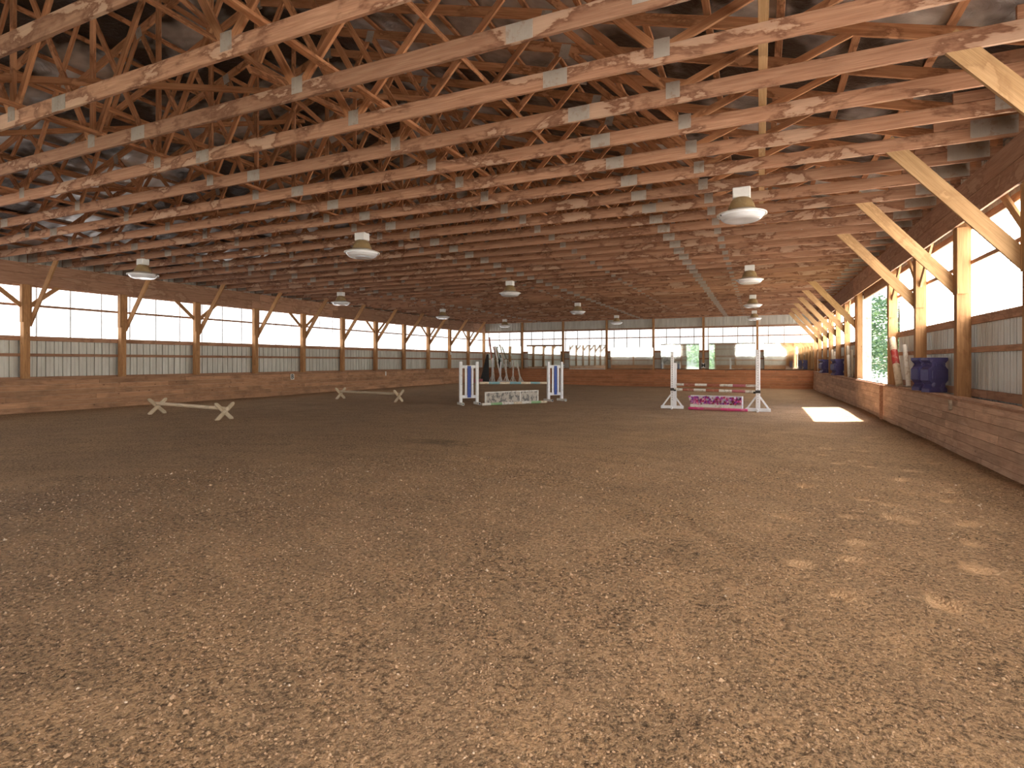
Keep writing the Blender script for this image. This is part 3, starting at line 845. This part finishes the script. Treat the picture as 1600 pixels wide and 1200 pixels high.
# tall hole-drilled standard
def standard(x, y, rz_, h, label, cup_z=None, cup_side=1, w=.10, foot=.36, rx=0, ry=0, rear=None, mat='white', z=None, nfoot=True):
    e = empty('jump_standard', (x, y, floor_z(x, y) if z is None else z), rz_); e.rotation_euler = (rx, ry, rz_)
    hw = w / 2
    bm = bmesh.new(); box(bm, -hw, hw, -hw, hw, .02, h, bev=.006)
    up = from_bm('upright', bm, M[mat], e)
    bm = bmesh.new()
    k = .30
    while k < h - .1:
        for s in (-1, 1):
            bmesh.ops.create_circle(bm, cap_ends=True, segments=10, radius=.011, matrix=Matrix.Translation((0, s * (hw + .0008), k)) @ Matrix.Rotation(R(90), 4, 'X'))
        k += .076
    from_bm('peg_holes', bm, M['letter'], up)
    if nfoot:
        for s in (-1, 1):
            timber('foot', (-foot, s * (hw + .022), .05), (foot, s * (hw + .022), .05), .09, .04, (0, 1, 0), M[mat], e)
            timber('strut', (s * (foot - .04), 0, .07), (s * hw * .9, 0, .46), .05, .038, (0, 1, 0), M[mat], e)
        for a in (-1, 1):
            timber('foot', (0, a * .06, .045), (0, a * (foot + .02), .045), .085, .05, (1, 0, 0), M[mat], e)
    if rear:
        bm = bmesh.new(); box(bm, rear[0] - .045, rear[0] + .045, rear[1] - .045, rear[1] + .045, .02, rear[2], bev=.006)
        from_bm('rear_upright', bm, M[mat], e)
    if cup_z:
        bm = bmesh.new(); n = 10
        s = cup_side
        for i in range(n):
            a0 = math.pi * (1 + i / n); a1 = math.pi * (1 + (i + 1) / n)
            r0, r1 = .052, .060
            for (ra, rb) in ((r0, r1),):
                pts = [(math.cos(a0) * ra, math.sin(a0) * ra), (math.cos(a1) * ra, math.sin(a1) * ra), (math.cos(a1) * rb, math.sin(a1) * rb), (math.cos(a0) * rb, math.sin(a0) * rb)]
                va = [bm.verts.new((s * hw, -.0 + p[0], cup_z + p[1])) for p in pts]; vb = [bm.verts.new((s * (hw + .07), p[0], cup_z + p[1])) for p in pts]
                bm.faces.new(va); bm.faces.new(vb[::-1])
                for q in range(4): bm.faces.new((va[q], va[(q + 1) % 4], vb[(q + 1) % 4], vb[q]))
        box(bm, -hw - .008, hw + .008, -hw - .014, -hw - .002, cup_z - .045, cup_z + .045)
        box(bm, min(s * hw, s * (hw + .008)), max(s * hw, s * (hw + .008)), -.06, .06, cup_z - .06, cup_z + .04)
        from_bm('pole_cup', bm, M['dark_metal'], e)
    tag(e, label, 'jump standard')
    return e
standard(-2.66, 19.0, R(4), 1.90, 'tall white drilled jump standard at the long-wall end of the red and white poles', cup_z=.64, cup_side=1, rear=(.075, .30, 1.52))
standard(-.05, 18.93, R(-2), 1.93, 'tall white drilled jump standard at the doorway end of the red and white poles', cup_z=.62, cup_side=-1, w=.125)
fz = floor_z(-1.3, 18.9)
RW = [(.10, 'white_worn'), (.145, 'rust'), (.155, 'white_worn'), (.165, 'rust'), (.16, 'white_worn'), (.16, 'rose'), (.115, 'white_worn')]
pole('jump_pole', (-2.58, 19.02, fz + .645), (-.125, 18.93, fz + .62), .044, RW, 'red and white striped pole, the lower of two between the tall white standards', 'red and white jump poles')
pole('jump_pole', (-2.56, 19.25, fz + .80), (-.11, 19.03, fz + .80), .044, RW, 'red and white striped pole, the upper of two between the tall white standards', 'red and white jump poles')
bm = bmesh.new(); box(bm, -.03, .03, -.02, .34, .74, .757)
for s_ in (-1,): pass
bm.free()
pole('ground_pole', (-2.12, 18.80, fz + .05), (-.34, 18.70, fz + .05), .045, [(.26, 'pink'), (.3, 'rose'), (.44, 'pink')], 'faded pink pole lying on the floor before the flower box')
# flower box
fb = empty('flower_box', (-1.32, 19.42, floor_z(-1.3, 19.4)), R(-3))
bm = bmesh.new(); box(bm, -.80, .80, -.13, .13, .0, .15, bev=.005); from_bm('planter', bm, M['white_worn'], fb)
bm = bmesh.new(); box(bm, -.82, .82, .11, .15, .0, .42, bev=.004); box(bm, .79, .82, -.13, .11, .0, .42); box(bm, -.82, .82, .09, .16, .405, .43, bev=.003)
from_bm('back_panel', bm, M['white'], fb)
bm = bmesh.new(); random.seed(8)
for i in range(230):
    x = random.uniform(-.83, .79); z = random.uniform(.15, .385); yv = random.uniform(-.15, .06) - .04 * math.sin(x * 9)
    r = random.uniform(.030, .060)
    ax = Vector((random.uniform(-1, 1), -1.4, random.uniform(-.6, 1))).normalized()
    q = ax.to_track_quat('Z', 'Y'); npet = 5
    c = bm.verts.new(Vector((x, yv, z)))
    vv = []
    for k in range(npet * 2):
        a = 2 * math.pi * k / (npet * 2); rr = r * (1 if k % 2 == 0 else .5)
        vv.append(bm.verts.new(Vector((x, yv, z)) + q @ Vector((math.cos(a) * rr, math.sin(a) * rr, r * (.5 if k % 2 == 0 else .2)))))
    for k in range(npet * 2): bm.faces.new((c, vv[k], vv[(k + 1) % (npet * 2)]))
from_bm('blossoms', bm, M['blossom'], fb)['kind'] = 'stuff'
tag(fb, 'white planter box full of pink and purple flowers under the red and white poles', 'flower box')
# small white sticker blocks near the doorway standard foot
# ------------------------------------------------------------------ blue and white wings
def wing(x, y, rz_, label):
    e = empty('jump_wing', (x, y, floor_z(x, y)), rz_)
    W, Hh = .62, 1.56
    for s in (-1, 1):
        bm = bmesh.new(); box(bm, s * W / 2 - .05, s * W / 2 + .05, -.05, .05, .08, Hh, bev=.006)
        up = from_bm('upright', bm, M['white'], e)
        bm = bmesh.new(); box(bm, s * W / 2 - .045, s * W / 2 + .045, -.30, .30, 0, .09, bev=.006)
        ft = from_bm('foot', bm, M['white_worn'], e)
        bm = bmesh.new(); box(bm, s * W / 2 - .028, s * W / 2 + .028, -.302, -.2985, .02, .072)
        from_bm('end_hole', bm, M['black'], ft)
    for z in (.24, 1.32):
        timber('rail', (-W / 2 + .05, 0, z + .05), (W / 2 - .05, 0, z + .05), .11, .05, (0, 1, 0), M['white'], e)
    for xx, ww, mk in ((-.125, .075, 'white'), (0, .13, 'blue'), (.125, .075, 'white')):
        o = timber('slat', (xx, -.032 if mk == 'white' else -.034, .26), (xx, -.032 if mk == 'white' else -.034, 1.40), ww, .016, (0, 1, 0), M[mk], e)
        if mk == 'blue': o['label'] = 'wide blue slat'
    tag(e, label, 'jump wing', 'blue and white wings')
    return e
dirv = math.atan2(20.4 - 17.75, -7.6 + 9.5)
DA = R(46)
wing(-9.60, 17.62, DA, 'white jump wing with blue centre slat at the long-wall end of its pole')
wing(-7.42, 20.75, DA + R(6), 'white jump wing with blue centre slat in front of the sign C')
fz = floor_z(-8.5, 19)
pole('jump_pole', (-9.30, 17.88, fz + .78), (-7.66, 20.42, fz + .72), .046, [(.12, 'cream'), (.16, 'sky_blue'), (.15, 'cream'), (.17, 'sky_blue'), (.15, 'cream'), (.15, 'sky_blue'), (.11, 'cream')], 'blue and cream striped pole hung between the blue and white wings')
pole('ground_pole', (-8.93, 17.36, fz + .05), (-7.33, 19.55, fz + .05), .048, [(.12, 'white_worn'), (.17, 'green'), (.18, 'white_worn'), (.13, 'cream'), (.15, 'white_worn'), (.16, 'green'), (.1, 'cream')], 'green and white striped pole on the floor by the speckled filler panel')
e = empty('filler_panel', (-8.47, 18.95, fz), math.atan2(20.08 - 17.95, -7.93 + 9.14)); W = 1.24
bm = bmesh.new(); box(bm, -W + .03, W - .03, -.004, .012, .05, .42); from_bm('panel', bm, M['speckled'], e)
bm = bmesh.new()
box(bm, -W, W, -.03, .03, .0, .05, bev=.003); box(bm, -W, W, -.03, .03, .42, .46, bev=.003)
for xx in (-W + .025, .35, W - .025): box(bm, xx - .022, xx + .022, -.028, .028, .05, .42)
from_bm('frame', bm, M['white_worn'], e)
for xx in (-W + .1, W - .1):
    bm = bmesh.new(); box(bm, xx - .02, xx + .02, -.03, .22, 0, .05); from_bm('foot', bm, M['white_worn'], e)
tag(e, 'low white-framed speckled filler panel on the floor between the blue wings', 'filler panel')

# ------------------------------------------------------------------ cavaletti
def cavaletti(p0, p1, label):
    mid = (Vector(p0) + Vector(p1)) / 2; d = Vector(p1) - Vector(p0); ang = math.atan2(d.y, d.x); hl = d.length / 2
    e = empty('cavaletti', (mid.x, mid.y, floor_z(mid.x, mid.y)), ang)
    for s in (-1, 1):
        for t in (-1, 1):
            x = s * (hl - .12) + t * .022
            mw, Ln = frame_mw((x, -t * .25, .0), (x, t * .25, .47), (1, 0, 0))
            bm = bmesh.new(); w = .05
            pts = [(0, -w), (.03, -w * 1.0), (Ln - .05, -w), (Ln, -w * .35), (Ln, w * .35), (Ln - .05, w), (.05, w), (0, w * .35)]
            prism(bm, pts, -.02, .02)
            from_bm('cross_leg', bm, M['bare'], e, mw)
    pole('rail', (-hl, 0, .315), (hl, 0, .315), .05, [(1, 'bare')], None, parent=e)
    tag(e, label, 'cavaletti', 'cavaletti by the long wall')
cavaletti((-16.6, 10.80), (-12.96, 10.35), 'unpainted wooden cavaletti with crossed ends, the larger one nearer the viewer')
cavaletti((-16.15, 18.23), (-12.65, 17.75), 'unpainted wooden cavaletti with crossed ends, standing below the letter B side nearer the wings')

# ------------------------------------------------------------------ gear leaning in the far corner
def lean_std(x, y, h, rz_, rx, label, mat='white_worn', nfoot=True, w=.1):
    z = floor_z(x, y)
    return standard(x, y, rz_, h, label, rx=rx, mat=mat, w=w, nfoot=nfoot, foot=.25, z=z)
lean_std(-18.68, 37.95, 1.85, R(5), R(-6), 'thick worn white standard leaning in the mirror corner beside the dark panel', 'white', w=.12)
lean_std(-18.0, 37.95, 1.55, R(-8), R(-5), 'shorter worn white standard in the mirror corner, next after the thick one', 'white', w=.09)
lean_std(-17.35, 37.7, 1.72, R(30), R(-9), 'grey-white standard in the mirror corner turned with its feet splayed', 'white_worn', w=.09)
lean_std(-17.0, 38.1, 1.62, R(0), R(-4), 'upright white standard nearest the first mirror post in the corner stack', w=.09)
standard(-16.35, 38.15, R(0), 1.60, 'white standard leaning steeply, outermost of the corner stack', rx=R(-5), ry=R(-14), w=.08, foot=.2, mat='white_worn')
pole('jump_pole', (-18.6, 38.25, -.10), (-19.3, 38.72, 3.45), .068, [(.25, 'white_worn'), (.2, 'white'), (.1, 'cream'), (.5, 'rust')], 'tall pole with a red top leaning in the mirror corner')
pole('jump_pole', (-17.45, 38.32, -.10), (-18.4, 38.8, 2.85), .05, [(.5, 'white_worn'), (.3, 'old'), (.2, 'cream')], 'grey and cream pole leaning against the mirror corner')
pole('jump_pole', (-18.05, 38.35, -.10), (-18.85, 38.8, 2.75), .045, [(.4, 'white'), (.3, 'white_worn'), (.3, 'white')], 'pale pole leaning against the mirror corner behind the standards')
mwp = empty('leaning_panel', (-19.05, 37.45, floor_z(-19, 37.4)), R(20)); mwp.rotation_euler = (R(-10), R(4), R(20))
bm = bmesh.new(); prism(bm, [(-.36, 0), (.36, 0), (.10, 2.15), (-.02, 2.15)], -.03, .03); from_bm('panel', bm, M['black'], mwp)
for s in (-1, 1):
    timber('edge_board', (s * .33, -.04, .02), (.04 + s * .05, -.04, 2.12), .06, .03, (0, 1, 0), M['dark_metal'], mwp)
tag(mwp, 'black tapered jump panel leaning in the mirror corner', 'jump panel')
o = from_bm('pink_box', (lambda b: (box(b, -.35, .35, -.15, .15, 0, .28, bev=.01), b)[1])(bmesh.new()), M['rose']); o.location = (-19.15, 36.5, floor_z(-19, 36.6))
tag(o, 'low dusty pink box on the floor beside the black panel in the corner', 'box')

# ------------------------------------------------------------------ gear on the ledge of the doorway wall
def block(x, y, z, label, rz_=0, s=1.0):
    """purple-blue plastic jump block: scalloped waist above and below a fat middle"""
    e = empty('jump_block', (x, y, z), rz_)
    pts = []
    hw, hh = .20 * s, .70 * s
    def side(sg):
        q = [(hw, 0), (hw, .07 * s)]
        for k in range(1, 8):
            a = math.pi * k / 8; q.append((hw - .085 * s * math.sin(a), .07 * s + .15 * s * k / 8))
        q += [(hw, .22 * s), (hw + .02 * s, .24 * s), (hw + .02 * s, .46 * s), (hw, .48 * s)]
        for k in range(1, 8):
            a = math.pi * k / 8; q.append((hw - .085 * s * math.sin(a), .48 * s + .16 * s * k / 8))
        q += [(hw + .02 * s, .645 * s), (hw + .02 * s, .70 * s)]
        return [(sg * a, b) for a, b in q]
    pts = side(1) + side(-1)[::-1]
    bm = bmesh.new(); prism(bm, pts, -.10, .10)
    bmesh.ops.bevel(bm, geom=[ed for ed in bm.edges if abs(ed.verts[0].co.y - ed.verts[1].co.y) < 1e-6], offset=.012, segments=2, affect='EDGES')
    bd = from_bm('body', bm, M['navy'], e)
    for sx in (-1, 1):
        for zz in (.15, .56):
            bm = bmesh.new(); bmesh.ops.create_uvsphere(bm, u_segments=14, v_segments=8, radius=.052 * s, matrix=Matrix.Translation((sx * .10 * s, -.098, zz * s)) @ Matrix.Diagonal((1, .22, 1, 1)))
            from_bm('boss', bm, M['navy'], e, smooth=True)
    bm = bmesh.new(); box(bm, -hw * .75, hw * .75, -.113, -.098, .26 * s, .44 * s, bev=.006); from_bm('raised_panel', bm, M['navy'], e)
    tag(e, label, 'jump block', 'purple-blue jump blocks on the ledge')
    return e
LZ = .972
block(3.07, 13.05, LZ, 'purple-blue jump block on the kickboard ledge, the front one against the thick post', R(30), .95)
block(3.07, 13.80, LZ, 'purple-blue jump block on the kickboard ledge, half hidden behind its neighbour', R(30), .95)
block(3.07, 27.3, LZ, 'blue jump block on the ledge in the second bay beyond the open doorway', R(20))
block(3.07, 27.9, LZ, 'blue jump block behind its neighbour in the second bay beyond the open doorway', R(20))
block(3.07, 32.6, LZ, 'small distant blue jump block on the ledge nearest the mirror wall', R(20))
block(3.07, 33.2, LZ, 'distant blue jump block just beyond its twin near the mirror wall', R(20))
pole('jump_pole', (3.08, 16.0, LZ + .01), (3.11, 17.0, 2.16), .078, [(.42, 'cream'), (.30, 'red'), (.28, 'cream')], 'stubby worn white pole with a red band leaning by the open doorway')
pole('jump_pole', (3.15, 15.45, LZ + .01), (3.17, 15.95, 1.95), .05, [(1, 'white_worn')], 'plain white pole leaning behind the red-banded one')
pole('jump_pole', (3.10, 24.3, LZ + .01), (3.14, 25.1, 2.15), .06, [(.7, 'white_worn'), (.3, 'old')], 'grey-white pole leaning on the ledge just beyond the open doorway')
pole('jump_pole', (3.15, 23.8, LZ + .01), (3.17, 24.3, 2.0), .05, [(1, 'old')], 'dark grey pole leaning behind the grey-white one beyond the doorway')
pole('jump_pole', (3.10, 29.1, LZ + .01), (3.14, 30.2, 2.1), .06, [(.5, 'cream'), (.5, 'old')], 'cream pole leaning on the ledge between the two groups of blue blocks')
pole('jump_pole', (3.15, 28.9, LZ + .01), (3.17, 29.4, 2.0), .05, [(1, 'white_worn')], 'white pole leaning on the ledge behind the cream one')
# rope latch over the boards below the doorway
bm = bmesh.new()
box(bm, -.02, .02, -.03, .0, -.22, .02, bev=.006); box(bm, -.035, .035, -.035, .10, .0, .025, bev=.006); box(bm, -.05, -.02, -.045, -.005, -.30, -.05, bev=.01)
o = from_bm('rope_latch', bm, M['rope']); o.location = (3.045, 17.95, .975); o.rotation_euler = (0, 0, R(-90))
tag(o, 'white rope latch hanging over the kickboard under the open doorway', 'latch')
bm = bmesh.new(); prism(bm, [(-.03, -.16), (.02, -.18), (.05, .0), (-.02, .0)], -.02, .02)
o = from_bm('wooden_peg', bm, M['old']); o.location = (2.99, 11.75, .90); o.rotation_euler = (0, 0, R(90))
tag(o, 'small grey wooden peg on the kickboard below the thick golden post', 'peg')

# things on the wall behind the viewer (the mirrors show them)
e = empty('notice_board', (-12.0, YN + .12, 1.35), R(180))
bm = bmesh.new(); box(bm, -.7, .7, -.012, .0, 0, .85); from_bm('paper', bm, M['board'], e)
bm = bmesh.new()
for a in ((-.75, .75, 0, -.05), (-.75, .75, .85, .90)): box(bm, a[0], a[1], -.03, .01, min(a[2], a[3]), max(a[2], a[3]))
for a in (-.75, .70): box(bm, a, a + .05, -.03, .01, 0, .85)
from_bm('frame', bm, M['dark_metal'], e)
tag(e, 'framed notice board on the wall behind the viewer, seen in a mirror', 'board')

# ------------------------------------------------------------------ trees outside
def tree(x, y, h, r, seed, label, zb=-.35):
    rnd = random.Random(seed)
    e = empty('broadleaf_tree', (x, y, zb))
    bm = bmesh.new()
    lathe(bm, [(.22, 0), (.16, h * .3), (.08, h * .7), (.03, h * .9)], 10)
    from_bm('trunk', bm, M['bark'], e, smooth=True)
    bm = bmesh.new()
    blobs = [(rnd.uniform(-.7, .7) * r, rnd.uniform(-.7, .7) * r, rnd.uniform(.18, .92) * h, rnd.uniform(.28, .5) * r) for _ in range(26)]
    for bx_, by_, bz_, br in blobs:
        for k in range(150):
            d = Vector((rnd.gauss(0, 1), rnd.gauss(0, 1), rnd.gauss(0, .8))).normalized() * br * rnd.uniform(.55, 1.05)
            c = Vector((bx_, by_, bz_)) + d
            q = Vector((rnd.uniform(-1, 1), rnd.uniform(-1, 1), rnd.uniform(-.3, 1))).to_track_quat('Z', 'Y'); s = rnd.uniform(.09, .19)
            bm.faces.new([bm.verts.new(c + q @ Vector(p)) for p in ((-s, 0, 0), (0, -s * .5, 0), (s, 0, 0), (0, s * .5, 0))])
    from_bm('foliage', bm, M['leaf'], e)
    tag(e, label, 'tree', 'trees outside the arena')
tree(9.6, 50.0, 7.0, 2.6, 1, 'green tree seen through the open doorway, standing nearest the building')
tree(15.2, 58.0, 4.6, 2.6, 2, 'low leafy tree seen through the open doorway, beyond the nearest one')
tree(9.2, 64.0, 5.0, 2.6, 3, 'bushy tree at the far edge of the view through the open doorway')
tree(-7.5, -14.0, 7.0, 3.6, 5, 'green tree reflected in the mirror beside the sign M')
tree(-15.5, -17.0, 8.0, 3.6, 6, 'leafy tree behind the viewer, reflected in the end-wall mirrors')
tree(1.0, -18.0, 8.0, 3.6, 7, 'tall tree behind the viewer on the doorway side, reflected in the mirrors')
